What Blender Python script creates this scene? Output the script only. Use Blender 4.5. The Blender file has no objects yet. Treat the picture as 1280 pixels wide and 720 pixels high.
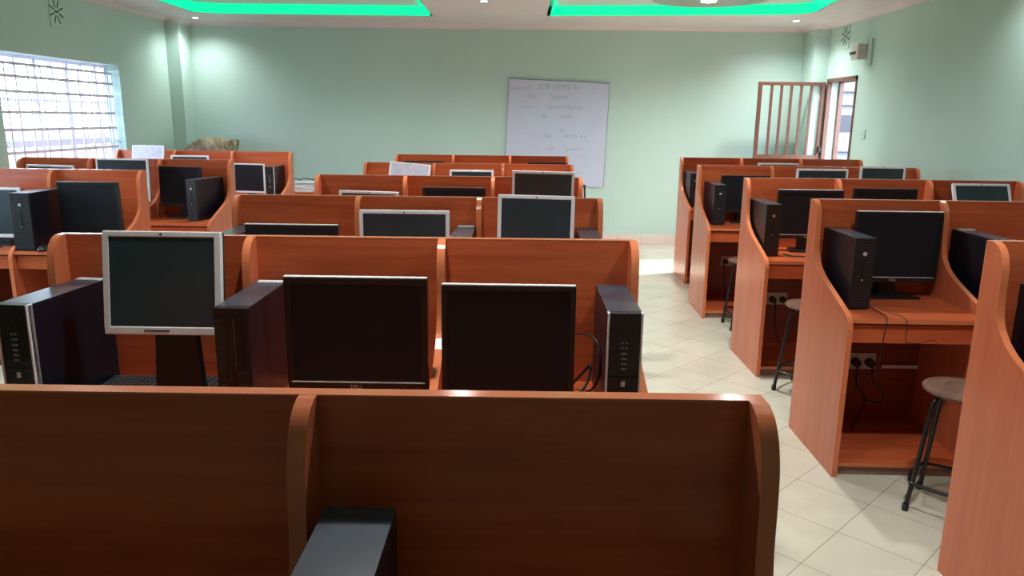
import bpy, bmesh, math, random
from mathutils import Matrix, Vector
from mathutils.geometry import tessellate_polygon
random.seed(4)
SC = bpy.context.scene
COL = SC.collection
PI = math.pi

# ---------------------------------------------------------------- materials
def new_mat(name):
    m = bpy.data.materials.new(name); m.use_nodes = True
    nt = m.node_tree; b = nt.nodes['Principled BSDF']
    return m, nt, b
def setp(b, **k):
    for n, v in k.items():
        n = {'rough': 'Roughness', 'metal': 'Metallic', 'spec': 'Specular IOR Level', 'coat': 'Coat Weight',
             'coatr': 'Coat Roughness', 'color': 'Base Color', 'es': 'Emission Strength', 'ec': 'Emission Color'}[n]
        if isinstance(v, tuple): v = (*v, 1)
        b.inputs[n].default_value = v
def plain(name, color, rough=.5, noise=.0, scale=8, bump=0, **k):
    m, nt, b = new_mat(name); setp(b, color=color, rough=rough, **k)
    tc = nt.nodes.new('ShaderNodeTexCoord')
    nz = nt.nodes.new('ShaderNodeTexNoise'); nz.inputs['Scale'].default_value = scale; nz.inputs['Detail'].default_value = 5
    nt.links.new(tc.outputs['Object'], nz.inputs['Vector'])
    if noise:
        r = nt.nodes.new('ShaderNodeValToRGB')
        r.color_ramp.elements[0].position = .3; r.color_ramp.elements[1].position = .7
        r.color_ramp.elements[0].color = (*[c * (1 - noise) for c in color], 1)
        r.color_ramp.elements[1].color = (*[min(1, c * (1 + noise)) for c in color], 1)
        nt.links.new(nz.outputs['Fac'], r.inputs['Fac']); nt.links.new(r.outputs['Color'], b.inputs['Base Color'])
    if bump:
        bp = nt.nodes.new('ShaderNodeBump'); bp.inputs['Strength'].default_value = bump; bp.inputs['Distance'].default_value = .01
        nt.links.new(nz.outputs['Fac'], bp.inputs['Height']); nt.links.new(bp.outputs['Normal'], b.inputs['Normal'])
    return m
def wood(name, axis, dark, light, rough=.3):
    """laminate with grain running along one axis"""
    m, nt, b = new_mat(name)
    tc = nt.nodes.new('ShaderNodeTexCoord'); mp = nt.nodes.new('ShaderNodeMapping')
    s = {'x': (.9, 14, 14), 'z': (14, 14, .9)}[axis]
    mp.inputs['Scale'].default_value = s
    oi = nt.nodes.new('ShaderNodeObjectInfo'); mu = nt.nodes.new('ShaderNodeMath'); mu.operation = 'MULTIPLY'; mu.inputs[1].default_value = 37
    nt.links.new(oi.outputs['Random'], mu.inputs[0])
    nt.links.new(mu.outputs[0], mp.inputs['Location'])
    nt.links.new(tc.outputs['Object'], mp.inputs['Vector'])
    n1 = nt.nodes.new('ShaderNodeTexNoise'); n1.inputs['Scale'].default_value = 1.0; n1.inputs['Detail'].default_value = 6; n1.inputs['Roughness'].default_value = .6; n1.inputs['Distortion'].default_value = .5
    n2 = nt.nodes.new('ShaderNodeTexNoise'); n2.inputs['Scale'].default_value = 5.0; n2.inputs['Detail'].default_value = 3
    nt.links.new(mp.outputs['Vector'], n1.inputs['Vector']); nt.links.new(mp.outputs['Vector'], n2.inputs['Vector'])
    mx = nt.nodes.new('ShaderNodeMix'); mx.data_type = 'FLOAT'; mx.inputs[0].default_value = .3
    nt.links.new(n1.outputs['Fac'], mx.inputs[2]); nt.links.new(n2.outputs['Fac'], mx.inputs[3])
    r = nt.nodes.new('ShaderNodeValToRGB')
    e = r.color_ramp.elements
    e[0].position = .30; e[0].color = (*dark, 1); e[1].position = .62; e[1].color = (*light, 1)
    nt.links.new(mx.outputs[0], r.inputs['Fac']); nt.links.new(r.outputs['Color'], b.inputs['Base Color'])
    setp(b, rough=rough, spec=.5)
    return m
def emit(name, color, s):
    m, nt, b = new_mat(name); setp(b, color=color, ec=color, es=s, rough=.4); return m

M = {}
M['wood_x'] = wood('cherry laminate horizontal grain', 'x', (.36, .062, .022), (.56, .130, .045), .25)
M['wood_z'] = wood('cherry laminate vertical grain', 'z', (.44, .105, .048), (.55, .150, .068), .26)
M['edge'] = plain('cherry edge banding', (.60, .18, .075), .16)
M['wood_shade'] = wood('cherry laminate darkened as shade', 'x', (.16, .028, .014), (.24, .048, .022), .35)  # darkened copy of the cherry laminate, standing in for under-desk shade
M['under'] = plain('dark plinth board', (.22, .14, .10), .6, .2)
M['black'] = plain('black moulded plastic', (.006, .0075, .010), .40, .15, 30)
M['blackmetal'] = plain('black painted steel case', (.005, .007, .013), .34, .15, 20, spec=.4)
M['topmetal'] = plain('steel lid tinted as bluish sheen', (.036, .052, .070), .28, .25, 14, spec=.6)  # bluish reflection on the tower tops put into the lid colour
M['grille'] = plain('ventilation slot plastic', (.05, .052, .058), .4)
M['port'] = plain('grey port rims', (.20, .21, .22), .35)
M['darkgrille'] = plain('dark ribbed plastic', (.022, .026, .030), .4)
M['slot'] = plain('drive slot black', (.003, .003, .004), .5)
M['silver'] = plain('silver plastic', (.66, .69, .71), .32, .04, 20)
M['chrome'] = plain('bright metal badge', (.75, .76, .78), .25, metal=.6)
M['screen'] = plain('matte lcd panel', (.011, .014, .020), .38, .1, 3, spec=.22)
M['screen_teal'] = plain('dark greenish lcd panel', (.018, .034, .042), .30, .2, 3, spec=.5)  # slightly greener and lighter than the plain panel
M['screen_glare'] = plain('lcd panel coloured as pale reflection', (.50, .51, .62), .25, .12, 30)  # pale reflection on the tilted screens put into the panel colour
M['white_plastic'] = plain('off-white plastic', (.62, .62, .60), .4)
M['cable'] = plain('black rubber cable', (.012, .012, .013), .5)
M['tube'] = plain('black enamelled tube', (.007, .008, .010), .25, spec=.5)
M['seat'] = wood('turned stool seat wood', 'x', (.09, .05, .035), (.17, .098, .07), .45)
M['seat'].node_tree.nodes['Principled BSDF'].inputs['Specular IOR Level'].default_value = .2
M['gate'] = plain('red-brown gate paint', (.15, .062, .040), .4, .12, 12)
M['bar'] = plain('grey-lilac window bar paint', (.74, .73, .86), .45)
M['sash'] = plain('lilac window frame whitened as glare', (.80, .78, .90), .45)  # whitened to stand in for overexposed window glare
M['gypsum'] = plain('off-white gypsum ceiling', (.72, .66, .67), .6, .03, 3)
M['cornice'] = plain('pinkish cornice moulding', (.74, .66, .68), .5)
M['board'] = plain('whiteboard enamel', (.57, .65, .82), .14, .03, 4, spec=.6)
M['alu'] = plain('grey board trim', (.28, .30, .34), .4, metal=.4)
M['ink'] = plain('faded marker ink', (.36, .39, .50), .5)
M['inkdark'] = plain('black marker ink', (.01, .01, .01), .5)
M['paper'] = plain('white paper', (.80, .82, .84), .6)
M['led'] = emit('green led cove diffuser', (0.0, .60, .27), 1.0)
M['lens'] = emit('downlight lens', (1, .99, .97), 14)
M['discgrey'] = plain('grey-green disc paint', (.36, .42, .36), .5)
M['facade'] = plain('pale outdoor facade', (.13, .13, .16), .7)
M['facade_dark'] = plain('dark outdoor opening', (.02, .02, .03), .5)  # near-black windows of the facade
M['soil'] = plain('brown outdoor ground', (.055, .036, .028), .9, .3, .6)
M['lilac_dark'] = plain('grey wall bracket', (.33, .42, .38), .5)

# wall paint: mint green gloss emulsion
m, nt, b = new_mat('mint green wall paint'); M['wall'] = m
setp(b, rough=.38, spec=.4)
tc = nt.nodes.new('ShaderNodeTexCoord'); nz = nt.nodes.new('ShaderNodeTexNoise'); nz.inputs['Scale'].default_value = .8; nz.inputs['Detail'].default_value = 8
nt.links.new(tc.outputs['Object'], nz.inputs['Vector'])
r = nt.nodes.new('ShaderNodeValToRGB'); e = r.color_ramp.elements
e[0].position = .25; e[0].color = (.47, .67, .61, 1); e[1].position = .75; e[1].color = (.525, .72, .665, 1)
nt.links.new(nz.outputs['Fac'], r.inputs['Fac']); nt.links.new(r.outputs['Color'], b.inputs['Base Color'])
n2 = nt.nodes.new('ShaderNodeTexNoise'); n2.inputs['Scale'].default_value = 5; n2.inputs['Detail'].default_value = 3
nt.links.new(tc.outputs['Object'], n2.inputs['Vector'])
bp = nt.nodes.new('ShaderNodeBump'); bp.inputs['Strength'].default_value = .12; bp.inputs['Distance'].default_value = .02
nt.links.new(n2.outputs['Fac'], bp.inputs['Height']); nt.links.new(bp.outputs['Normal'], b.inputs['Normal'])

# floor tiles: square cream tiles laid diagonally, 33 cm
m, nt, b = new_mat('diagonal cream floor tile'); M['floor'] = m
tc = nt.nodes.new('ShaderNodeTexCoord'); mp = nt.nodes.new('ShaderNodeMapping')
mp.inputs['Rotation'].default_value = (0, 0, -PI / 4)
nt.links.new(tc.outputs['Object'], mp.inputs['Vector'])
br = nt.nodes.new('ShaderNodeTexBrick')
br.offset = 0; br.squash = 1
br.inputs['Scale'].default_value = 1; br.inputs['Brick Width'].default_value = .33; br.inputs['Row Height'].default_value = .33
br.inputs['Mortar Size'].default_value = .0022; br.inputs['Mortar Smooth'].default_value = .3; br.inputs['Bias'].default_value = 0
mp.inputs['Location'].default_value = (-2.949 + .33 * 9, -1.069 + .33 * 4, 0)
br.inputs['Color1'].default_value = (.60, .59, .485, 1); br.inputs['Color2'].default_value = (.565, .555, .455, 1)
br.inputs['Mortar'].default_value = (.31, .28, .21, 1)
nt.links.new(mp.outputs['Vector'], br.inputs['Vector'])
nz = nt.nodes.new('ShaderNodeTexNoise'); nz.inputs['Scale'].default_value = 5; nz.inputs['Detail'].default_value = 6
nt.links.new(tc.outputs['Object'], nz.inputs['Vector'])
mx = nt.nodes.new('ShaderNodeMix'); mx.data_type = 'RGBA'; mx.blend_type = 'MULTIPLY'; mx.inputs[0].default_value = .5
r = nt.nodes.new('ShaderNodeValToRGB'); e = r.color_ramp.elements
e[0].position = .35; e[0].color = (.82, .81, .78, 1); e[1].position = .65; e[1].color = (1, 1, 1, 1)
nt.links.new(nz.outputs['Fac'], r.inputs['Fac'])
nt.links.new(br.outputs['Color'], mx.inputs[6]); nt.links.new(r.outputs['Color'], mx.inputs[7])
nt.links.new(mx.outputs[2], b.inputs['Base Color']); setp(b, rough=.22, spec=.5)

# skirting tile (pinkish, vertical joints)
m, nt, b = new_mat('pinkish skirting tile'); M['skirt'] = m
tc = nt.nodes.new('ShaderNodeTexCoord'); br = nt.nodes.new('ShaderNodeTexBrick'); br.offset = 0
mp = nt.nodes.new('ShaderNodeMapping'); mp.inputs['Rotation'].default_value = (PI / 2, 0, 0)
nt.links.new(tc.outputs['Object'], mp.inputs['Vector']); nt.links.new(mp.outputs['Vector'], br.inputs['Vector'])
br.inputs['Scale'].default_value = 1; br.inputs['Brick Width'].default_value = .33; br.inputs['Row Height'].default_value = 5
br.inputs['Mortar Size'].default_value = .003
br.inputs['Color1'].default_value = (.74, .64, .58, 1); br.inputs['Color2'].default_value = (.70, .61, .55, 1); br.inputs['Mortar'].default_value = (.50, .40, .36, 1)
nt.links.new(br.outputs['Color'], b.inputs['Base Color']); setp(b, rough=.25)

# window glass
m, nt, b = new_mat('window glass'); M['glass'] = m
for n in list(nt.nodes):
    if n.type != 'OUTPUT_MATERIAL': nt.nodes.remove(n)
out = [n for n in nt.nodes if n.type == 'OUTPUT_MATERIAL'][0]
tr = nt.nodes.new('ShaderNodeBsdfTransparent'); gl = nt.nodes.new('ShaderNodeBsdfGlossy'); gl.inputs['Roughness'].default_value = .02
tr.inputs['Color'].default_value = (.93, .95, .97, 1)
ms = nt.nodes.new('ShaderNodeMixShader'); ms.inputs[0].default_value = .05
nt.links.new(tr.outputs[0], ms.inputs[1]); nt.links.new(gl.outputs[0], ms.inputs[2]); nt.links.new(ms.outputs[0], out.inputs['Surface'])

# crumpled wrapping
m, nt, b = new_mat('brown paper in clear wrap'); M['wrap'] = m
tc = nt.nodes.new('ShaderNodeTexCoord'); nz = nt.nodes.new('ShaderNodeTexNoise'); nz.inputs['Scale'].default_value = 9; nz.inputs['Detail'].default_value = 5; nz.inputs['Distortion'].default_value = 1.5
nt.links.new(tc.outputs['Object'], nz.inputs['Vector'])
r = nt.nodes.new('ShaderNodeValToRGB'); e = r.color_ramp.elements
e[0].position = .35; e[0].color = (.20, .12, .06, 1); e[1].position = .68; e[1].color = (.50, .44, .30, 1)
nt.links.new(nz.outputs['Fac'], r.inputs['Fac']); nt.links.new(r.outputs['Color'], b.inputs['Base Color']); setp(b, rough=.22)
bp = nt.nodes.new('ShaderNodeBump'); bp.inputs['Strength'].default_value = .7; bp.inputs['Distance'].default_value = .03
nt.links.new(nz.outputs['Fac'], bp.inputs['Height']); nt.links.new(bp.outputs['Normal'], b.inputs['Normal'])

# ---------------------------------------------------------------- geometry helpers
class MB:
    """collects shapes; build() links them as ONE mesh object"""
    def __init__(s): s.v = []; s.f = []; s.m = []; s.sm = []
    def add(s, vs, fs, mat=0, X=None, smooth=False):
        o = len(s.v)
        s.v += [tuple(X @ Vector(p)) if X else tuple(p) for p in vs]
        for f in fs: s.f.append([i + o for i in f]); s.m.append(mat); s.sm.append(smooth)
    def box(s, x0, x1, y0, y1, z0, z1, mat=0, X=None, bev=0):
        if bev <= 0:
            vs = [(x, y, z) for z in (z0, z1) for y in (y0, y1) for x in (x0, x1)]
            s.add(vs, [(0, 2, 3, 1), (4, 5, 7, 6), (0, 1, 5, 4), (2, 6, 7, 3), (0, 4, 6, 2), (1, 3, 7, 5)], mat, X); return
        bm = bmesh.new(); bmesh.ops.create_cube(bm, size=1)
        for v in bm.verts: v.co = Vector(((x0 + x1) / 2 + v.co.x * (x1 - x0), (y0 + y1) / 2 + v.co.y * (y1 - y0), (z0 + z1) / 2 + v.co.z * (z1 - z0)))
        bmesh.ops.bevel(bm, geom=list(bm.edges), offset=bev, segments=2, affect='EDGES', profile=.5)
        s.bm(bm, mat, X)
    def bm(s, bm, mat=0, X=None, smooth=False):
        bm.verts.ensure_lookup_table(); bm.verts.index_update()
        s.add([v.co.copy() for v in bm.verts], [[v.index for v in f.verts] for f in bm.faces], mat, X, smooth); bm.free()
    def cyl(s, c, r, h, axis='z', n=24, mat=0, r2=None, X=None):
        """along axis from c, length h"""
        r2 = r if r2 is None else r2; vs = []; fs = []
        for k, (rr, t) in enumerate(((r, 0), (r2, h))):
            for i in range(n):
                a = 2 * PI * i / n; p, q = rr * math.cos(a), rr * math.sin(a)
                d = {'z': (p, q, t), 'y': (p, t, -q), 'x': (t, p, q)}[axis]
                vs.append((c[0] + d[0], c[1] + d[1], c[2] + d[2]))
        for i in range(n):
            j = (i + 1) % n
            s.add([], [], mat)
        o = len(s.v); s.v += [tuple(X @ Vector(p)) if X else p for p in vs]
        for i in range(n):
            j = (i + 1) % n; s.f.append([o + i, o + j, o + n + j, o + n + i]); s.m.append(mat); s.sm.append(True)
        s.f.append([o + i for i in range(n)][::-1]); s.m.append(mat); s.sm.append(False)
        s.f.append([o + n + i for i in range(n)]); s.m.append(mat); s.sm.append(False)
    def tube(s, pts, r, n=8, mat=0, closed=False):
        pts = [Vector(p) for p in pts]; N = len(pts); o = len(s.v); prev = None
        for k in range(N):
            if closed: t = pts[(k + 1) % N] - pts[k - 1]
            else: t = pts[min(k + 1, N - 1)] - pts[max(k - 1, 0)]
            t.normalize()
            if prev is None:
                u = t.cross(Vector((0, 0, 1)))
                if u.length < .1: u = t.cross(Vector((1, 0, 0)))
            else: u = prev - t * prev.dot(t)
            u.normalize(); prev = u; w = t.cross(u)
            for i in range(n):
                a = 2 * PI * i / n; s.v.append(tuple(pts[k] + u * r * math.cos(a) + w * r * math.sin(a)))
        for k in range(N if closed else N - 1):
            for i in range(n):
                j = (i + 1) % n; k2 = (k + 1) % N
                s.f.append([o + k * n + i, o + k * n + j, o + k2 * n + j, o + k2 * n + i]); s.m.append(mat); s.sm.append(True)
        if not closed:
            s.f.append([o + i for i in range(n)]); s.m.append(mat); s.sm.append(False)
            s.f.append([o + (N - 1) * n + i for i in range(n)][::-1]); s.m.append(mat); s.sm.append(False)
    def prism_x(s, prof, x0, x1, mat=0, rim=1):
        """closed (y,z) outline extruded from x0 to x1; rim faces take another material slot"""
        n = len(prof); o = len(s.v)
        s.v += [(x0, y, z) for y, z in prof] + [(x1, y, z) for y, z in prof]
        tri = tessellate_polygon([[Vector((y, z, 0)) for y, z in prof]])
        for t in tri:
            s.f.append([o + i for i in t]); s.m.append(mat); s.sm.append(False)
            s.f.append([o + n + i for i in t][::-1]); s.m.append(mat); s.sm.append(False)
        for i in range(n):
            j = (i + 1) % n; s.f.append([o + i, o + j, o + n + j, o + n + i]); s.m.append(rim); s.sm.append(False)
    def build(s, name, mats, parent=None, loc=(0, 0, 0), rz=0):
        me = bpy.data.meshes.new(name); me.from_pydata(s.v, [], s.f)
        for m_ in (mats if isinstance(mats, (list, tuple)) else [mats]): me.materials.append(M[m_])
        me.polygons.foreach_set('material_index', s.m); me.polygons.foreach_set('use_smooth', s.sm)
        bm = bmesh.new(); bm.from_mesh(me); bmesh.ops.recalc_face_normals(bm, faces=bm.faces); bm.to_mesh(me); bm.free()
        me.update()
        o = bpy.data.objects.new(name, me); COL.objects.link(o); o.location = loc; o.rotation_euler = (0, 0, rz)
        if parent: o.parent = parent
        return o
def tag(o, label=None, cat=None, group=None, kind=None):
    if label: o['label'] = label
    if cat: o['category'] = cat
    if group: o['group'] = group
    if kind: o['kind'] = kind
    return o
def thing(name, loc, label, cat, group=None, rz=0):
    o = bpy.data.objects.new(name, None); COL.objects.link(o); o.location = loc; o.rotation_euler = (0, 0, rz)
    o.empty_display_size = .1
    return tag(o, label, cat, group)
def text_mesh(name, s, size, mat, parent, Xf, extrude=.0006, shear=0.0, align='CENTER'):
    cu = bpy.data.curves.new(name, 'FONT'); cu.body = s; cu.size = size; cu.extrude = extrude; cu.shear = shear
    cu.align_x = align; cu.align_y = 'CENTER'; cu.resolution_u = 2
    t = bpy.data.objects.new(name + '_tmp', cu); COL.objects.link(t)
    dg = bpy.context.evaluated_depsgraph_get(); dg.update()
    me = bpy.data.meshes.new_from_object(t.evaluated_get(dg)); me.name = name
    bpy.data.objects.remove(t); me.transform(Xf); me.materials.clear(); me.materials.append(M[mat])
    o = bpy.data.objects.new(name, me); COL.objects.link(o)
    if parent: o.parent = parent
    return o
UP = Matrix.Rotation(PI / 2, 4, 'X')      # text standing up, facing -y
def bez(pts, n=8):
    """catmull-rom through points"""
    P = [Vector(p) for p in pts]; P = [2 * P[0] - P[1]] + P + [2 * P[-1] - P[-2]]; out = []
    for i in range(1, len(P) - 2):
        for k in range(n):
            t = k / n; a, b_, c, d = P[i - 1], P[i], P[i + 1], P[i + 2]
            out.append(.5 * ((2 * b_) + (c - a) * t + (2 * a - 5 * b_ + 4 * c - d) * t * t + (3 * b_ - a - 3 * c + d) * t ** 3))
    out.append(P[-2]); return out

# ---------------------------------------------------------------- room shell
K = 1.1087
def kz(z): return 1.65 + (z - 1.65) * K
YB, YF = 9.2 * K, -2.6
XL, XR = -4.031 * K, 3.42 * K
ZS, ZC, ZW = kz(2.70), kz(2.80), kz(2.95)      # soffit, tray ceiling, top of walls
T = .2
def struct(mb, name, mats): return tag(mb.build(name, mats), kind='structure')
f = MB(); f.box(XL - T, XR + T, YF - T, YB + T, -.12, 0); struct(f, 'floor', 'floor')
w = MB(); w.box(XL - T, XR + T, YB, YB + T, 0, ZW); struct(w, 'wall_back', 'wall')
w = MB(); w.box(XL - T, XR + T, YF - T, YF, 0, ZW)
struct(w, 'wall_front', 'wall')
WIN = [(5.975 * K, 7.797 * K), (3.4, 5.4)]; WZ0, WZ1 = .92, kz(2.115)
w = MB(); ys = [YF]
for a, b_ in sorted(WIN): ys += [a, b_]
ys.append(YB)
for i in range(0, len(ys), 2): w.box(XL - T, XL, ys[i], ys[i + 1], 0, ZW)
for a, b_ in WIN: w.box(XL - T, XL, a, b_, 0, WZ0); w.box(XL - T, XL, a, b_, WZ1, ZW)
struct(w, 'wall_left', 'wall')
DY0, DY1, DZ = 8.02 * K, 8.79 * K, kz(2.12)
w = MB()
w.box(XR, XR + T, YF, DY0, 0, ZW); w.box(XR, XR + T, DY1, YB, 0, ZW)
w.box(XR, XR + T, DY0, DY1, DZ, ZW)
struct(w, 'wall_right', 'wall')
CL, CLY, CR, CRY = -3.879 * K, 8.885 * K, 3.262 * K, 8.833 * K
c = MB(); c.box(XL, CL, CLY, YB, 0, ZS + .05); struct(c, 'trim_1', 'wall')
c = MB(); c.box(CR, XR, CRY, YB, 0, ZS + .05); struct(c, 'trim_2', 'wall')

# ceiling: dropped soffit with two recessed trays, upper ceiling above
def arc(cx, cy, r, a0, a1, n=8): return [(cx + r * math.cos(math.radians(a0 + (a1 - a0) * i / n)), cy + r * math.sin(math.radians(a0 + (a1 - a0) * i / n))) for i in range(n + 1)]
trayL = [(-3.46, .6), (-.955, .6), (-.955, 8.45), (-3.25, 8.45)] + [(-3.475, 8.34)]
trayR = [(.245, .6), (2.76, .6), (2.79, 7.2), (2.86, 7.75)] + [(2.84, 7.93), (2.74, 8.03), (2.55, 8.07), (1.6, 8.19), (.245, 8.35)]
trayL = [(a * K, b2 * K) for a, b2 in trayL]; trayR = [(a * K, b2 * K) for a, b2 in trayR]
outer = [(XL, YF), (XR, YF), (XR, YB), (XL, YB)]
loops = [outer, trayL, trayR]
tri = tessellate_polygon([[Vector((x, y, 0)) for x, y in l] for l in loops])
flat = [p for l in loops for p in l]
s = MB(); s.add([(x, y, ZS) for x, y in flat], tri); s.add([(x, y, ZS + .02) for x, y in flat], tri)
struct(s, 'ceiling', 'gypsum')
s = MB(); s.box(XL - T, XR + T, YF - T, YB + T, ZC, ZC + .14); struct(s, 'ceiling_upper', 'gypsum')
def tray_side(poly, name, label, slope):
    mb = MB(); n = len(poly)
    cx = sum(p[0] for p in poly) / n; cy = sum(p[1] for p in poly) / n
    for i in range(n):
        a, b_ = poly[i], poly[(i + 1) % n]
        if a[1] < .8 and b_[1] < .8: continue
        def q(p, z):
            k = slope if (p[0] < 1 and p[1] > 0 and name and poly is trayR and p[0] < .35) else 0
            sx_ = 1 - .02 * (1); sy_ = 1 - .006
            return (cx + (p[0] - cx) * sx_ + k * (z - ZS) / (ZC - ZS), cy + (p[1] - cy) * sy_, z)
        v = [q(a, ZS - .001), q(b_, ZS - .001), q(b_, ZC - .002), q(a, ZC - .002)]
        d = Vector((cx, cy, 0)) - Vector(((a[0] + b_[0]) / 2, (a[1] + b_[1]) / 2, 0)); d.normalize(); d *= .012
        v2 = [(p[0] + d.x, p[1] + d.y, p[2]) for p in v]
        mb.add(v + v2, [(0, 1, 2, 3), (4, 5, 6, 7), (0, 1, 5, 4), (2, 3, 7, 6)])
    return tag(mb.build('ceiling_light_strip', 'led'), label, 'light strip')
tray_side(trayL, 'l', 'glowing green light strip lining the left ceiling recess above the window side', 0)
tray_side(trayR, 'r', 'glowing green light strip lining the right ceiling recess around the grey disc', .06)

# cornice moulding run round the room
prof = [(0, 0), (.012, 0), (.018, .012), (.03, .016), (.045, .03), (.075, .042), (.09, .043), (.10, .05), (0, .05)]
path = [(XL, YF), (XL, CLY), (CL, CLY), (CL, YB), (CR, YB), (CR, CRY), (XR, CRY), (XR, YF)]
c = MB(); ring = []
for i, p in enumerate(path):
    p = Vector(p)
    def nrm(a, b_): d = Vector(b_) - Vector(a); d.normalize(); return Vector((d.y, -d.x))
    if i == 0: n_ = nrm(path[0], path[1]); sc = 1
    elif i == len(path) - 1: n_ = nrm(path[-2], path[-1]); sc = 1
    else:
        n1, n2 = nrm(path[i - 1], p), nrm(p, path[i + 1]); n_ = (n1 + n2); sc = 2 / max(n_.length_squared, .3) if n_.length else 1
    ring.append([(p.x + n_.x * sc * o, p.y + n_.y * sc * o, ZS - .05 + z) for o, z in prof])
vs = [q for r_ in ring for q in r_]; k = len(prof); fs = []
for i in range(len(ring) - 1):
    for j in range(k): fs.append((i * k + j, i * k + (j + 1) % k, (i + 1) * k + (j + 1) % k, (i + 1) * k + j))
c.add(vs, fs); tag(c.build('trim_3', 'cornice'), kind='structure')

b_ = MB(); b_.box(CL, CR, YB - .012, YB, 0, .13); struct(b_, 'baseboard_back', 'skirt')
b_ = MB(); b_.box(XL, XL + .012, YF, CLY, 0, .13); struct(b_, 'baseboard_left', 'skirt')
b_ = MB(); b_.box(XR - .012, XR, YF, DY0, 0, .13); struct(b_, 'baseboard_right', 'skirt')

# windows
def window(n, a, b2, wallx, sgn, vis):
    xo = wallx + sgn * .19; xb = wallx + sgn * .08
    wf = MB()
    for y in (a, b2 - .04): wf.box(min(xo, xo - sgn * .04), max(xo, xo - sgn * .04), y, y + .04, WZ0, WZ1)
    mull = [q_ * K for q_ in (6.40, 6.665, 6.90, 7.14, 7.37, 7.615)] if vis else [a + (b2 - a) * i / 7 for i in range(1, 7)]
    for i, y in enumerate(mull): wf.box(min(xo, xo - sgn * .035), max(xo, xo - sgn * .035), y - (.022 if i % 2 else .012), y + (.022 if i % 2 else .012), WZ0, WZ1)
    for z, h in ((WZ0, .04), (kz(1.36), .065), (kz(1.74), .03), (WZ1 - .03, .03)): wf.box(min(xo, xo - sgn * .033), max(xo, xo - sgn * .033), a + .001, b2 - .001, z, z + h)
    o = wf.build('window_%d' % n, 'sash'); tag(o, kind='structure')
    g = MB(); g.box(min(xo - sgn * .015, xo - sgn * .019), max(xo - sgn * .015, xo - sgn * .019), a + .01, b2 - .01, WZ0 + .01, WZ1 - .01)
    g.build('window_pane', 'glass', o)
    br_ = MB()
    for z in [kz(q_) for q_ in (2.035, 1.935, 1.815, 1.65, 1.51, 1.325, 1.15, 1.04)]: br_.box(xb - .004, xb + .004, a, b2 - .02, z - .013, z + .013)
    vs_ = [q_ * K for q_ in (6.0, 6.16, 6.29, 6.455, 6.63, 6.8, 6.99, 7.185, 7.36, 7.53, 7.69, 7.775)] if vis else [a + (b2 - a) * i / 12 for i in range(1, 12)]
    for y in vs_: br_.tube([(xb, y, WZ0), (xb, y, kz(2.035))], .0075, 6)
    br_.build('window_bars', 'bar', o)
for i, (a, b2) in enumerate(WIN): window(i + 1, a, b2, XL, -1, i == 0)

# two slanting casement stays seen through the bars of the far window
o = bpy.data.objects['window_1']; q = MB()
q.tube([(XL - .06, 5.985 * K, kz(1.50)), (XL - .17, 6.25 * K, kz(1.36))], .006, 6); q.tube([(XL - .03, 7.76 * K, kz(1.36)), (XL - .15, 7.70 * K, kz(1.44))], .006, 6)
q.build('casement_stay', 'bar', o)

# doorway in the right wall with frame
df = MB()
for x in (XR - .01, XR + .14):
    df.box(x, x + .05, DY1 - .04, DY1, 0, DZ); df.box(x, x + .05, DY0, DY0 + .035, 0, DZ); df.box(x, x + .05, DY0, DY1, DZ - .045, DZ)
tag(df.build('door_1', 'gate'), kind='structure')
# barred gate standing open, parallel to the back wall
g = thing('barred_gate', (XR - .02, DY1 + .021, .0), 'red-brown metal gate with vertical bars standing open beside the bright doorway', 'gate')
H_ = kz(2.085); GW = .745 * K; GR = kz(1.28)
fr_ = MB(); fr_.box(-GW, -GW + .045, -.02, .02, .02, H_, bev=.003); fr_.box(-.045, 0, -.02, .02, .02, H_, bev=.003); fr_.box(-GW + .045, -.045, -.02, .02, H_ - .04, H_, bev=.003)
fr_.box(-GW + .045, -.045, -.02, .02, GR - .05, GR, bev=.003); fr_.box(-GW + .045, -.045, -.02, .02, .02, .07, bev=.003); fr_.build('gate_frame', 'gate', g)
p_ = MB(); p_.box(-GW + .045, -.045, -.006, .006, .07, GR - .05); p_.build('lower_panel', 'gate', g)
for i in range(5):
    x = -GW + .045 + (GW - .09) * (i + 1) / 6
    p_ = MB(); p_.box(x - .015, x + .015, -.01, .01, GR, H_ - .04); p_.build('bar', 'gate', g)
l_ = MB(); l_.box(-.03, .0, -.05, -.02, 1.27, 1.35, bev=.004); l_.cyl((-.014, -.065, 1.31), .018, .015, 'y', 12); l_.build('lock', 'black', g)

# outdoors beyond the doorway
o_ = MB(); o_.box(-60, 60, -60, 90, -.4, -.13); tag(o_.build('outdoor_ground', 'soil'), kind='structure')
fa = thing('outdoor_building', (11.6, 24, -.13), 'pale building seen outdoors through the doorway behind the gate', 'building')
q = MB(); q.box(-4.5, 5, 0, 3, 0, 6.0); q.build('facade_wall', 'facade', fa)
for z in (1.5, 3.1):
    for x in (-2.2, -1.0, .2, 1.4):
        q = MB(); q.box(x, x + .8, -.03, .0, z, z + .5); q.build('facade_window', 'facade_dark', fa)
q = MB()
for z in (.9, 2.3, 2.7, 3.9): q.box(-4.5, 5, -.12, 0, z, z + .07)
q.build('facade_ledge', 'facade', fa)

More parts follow.
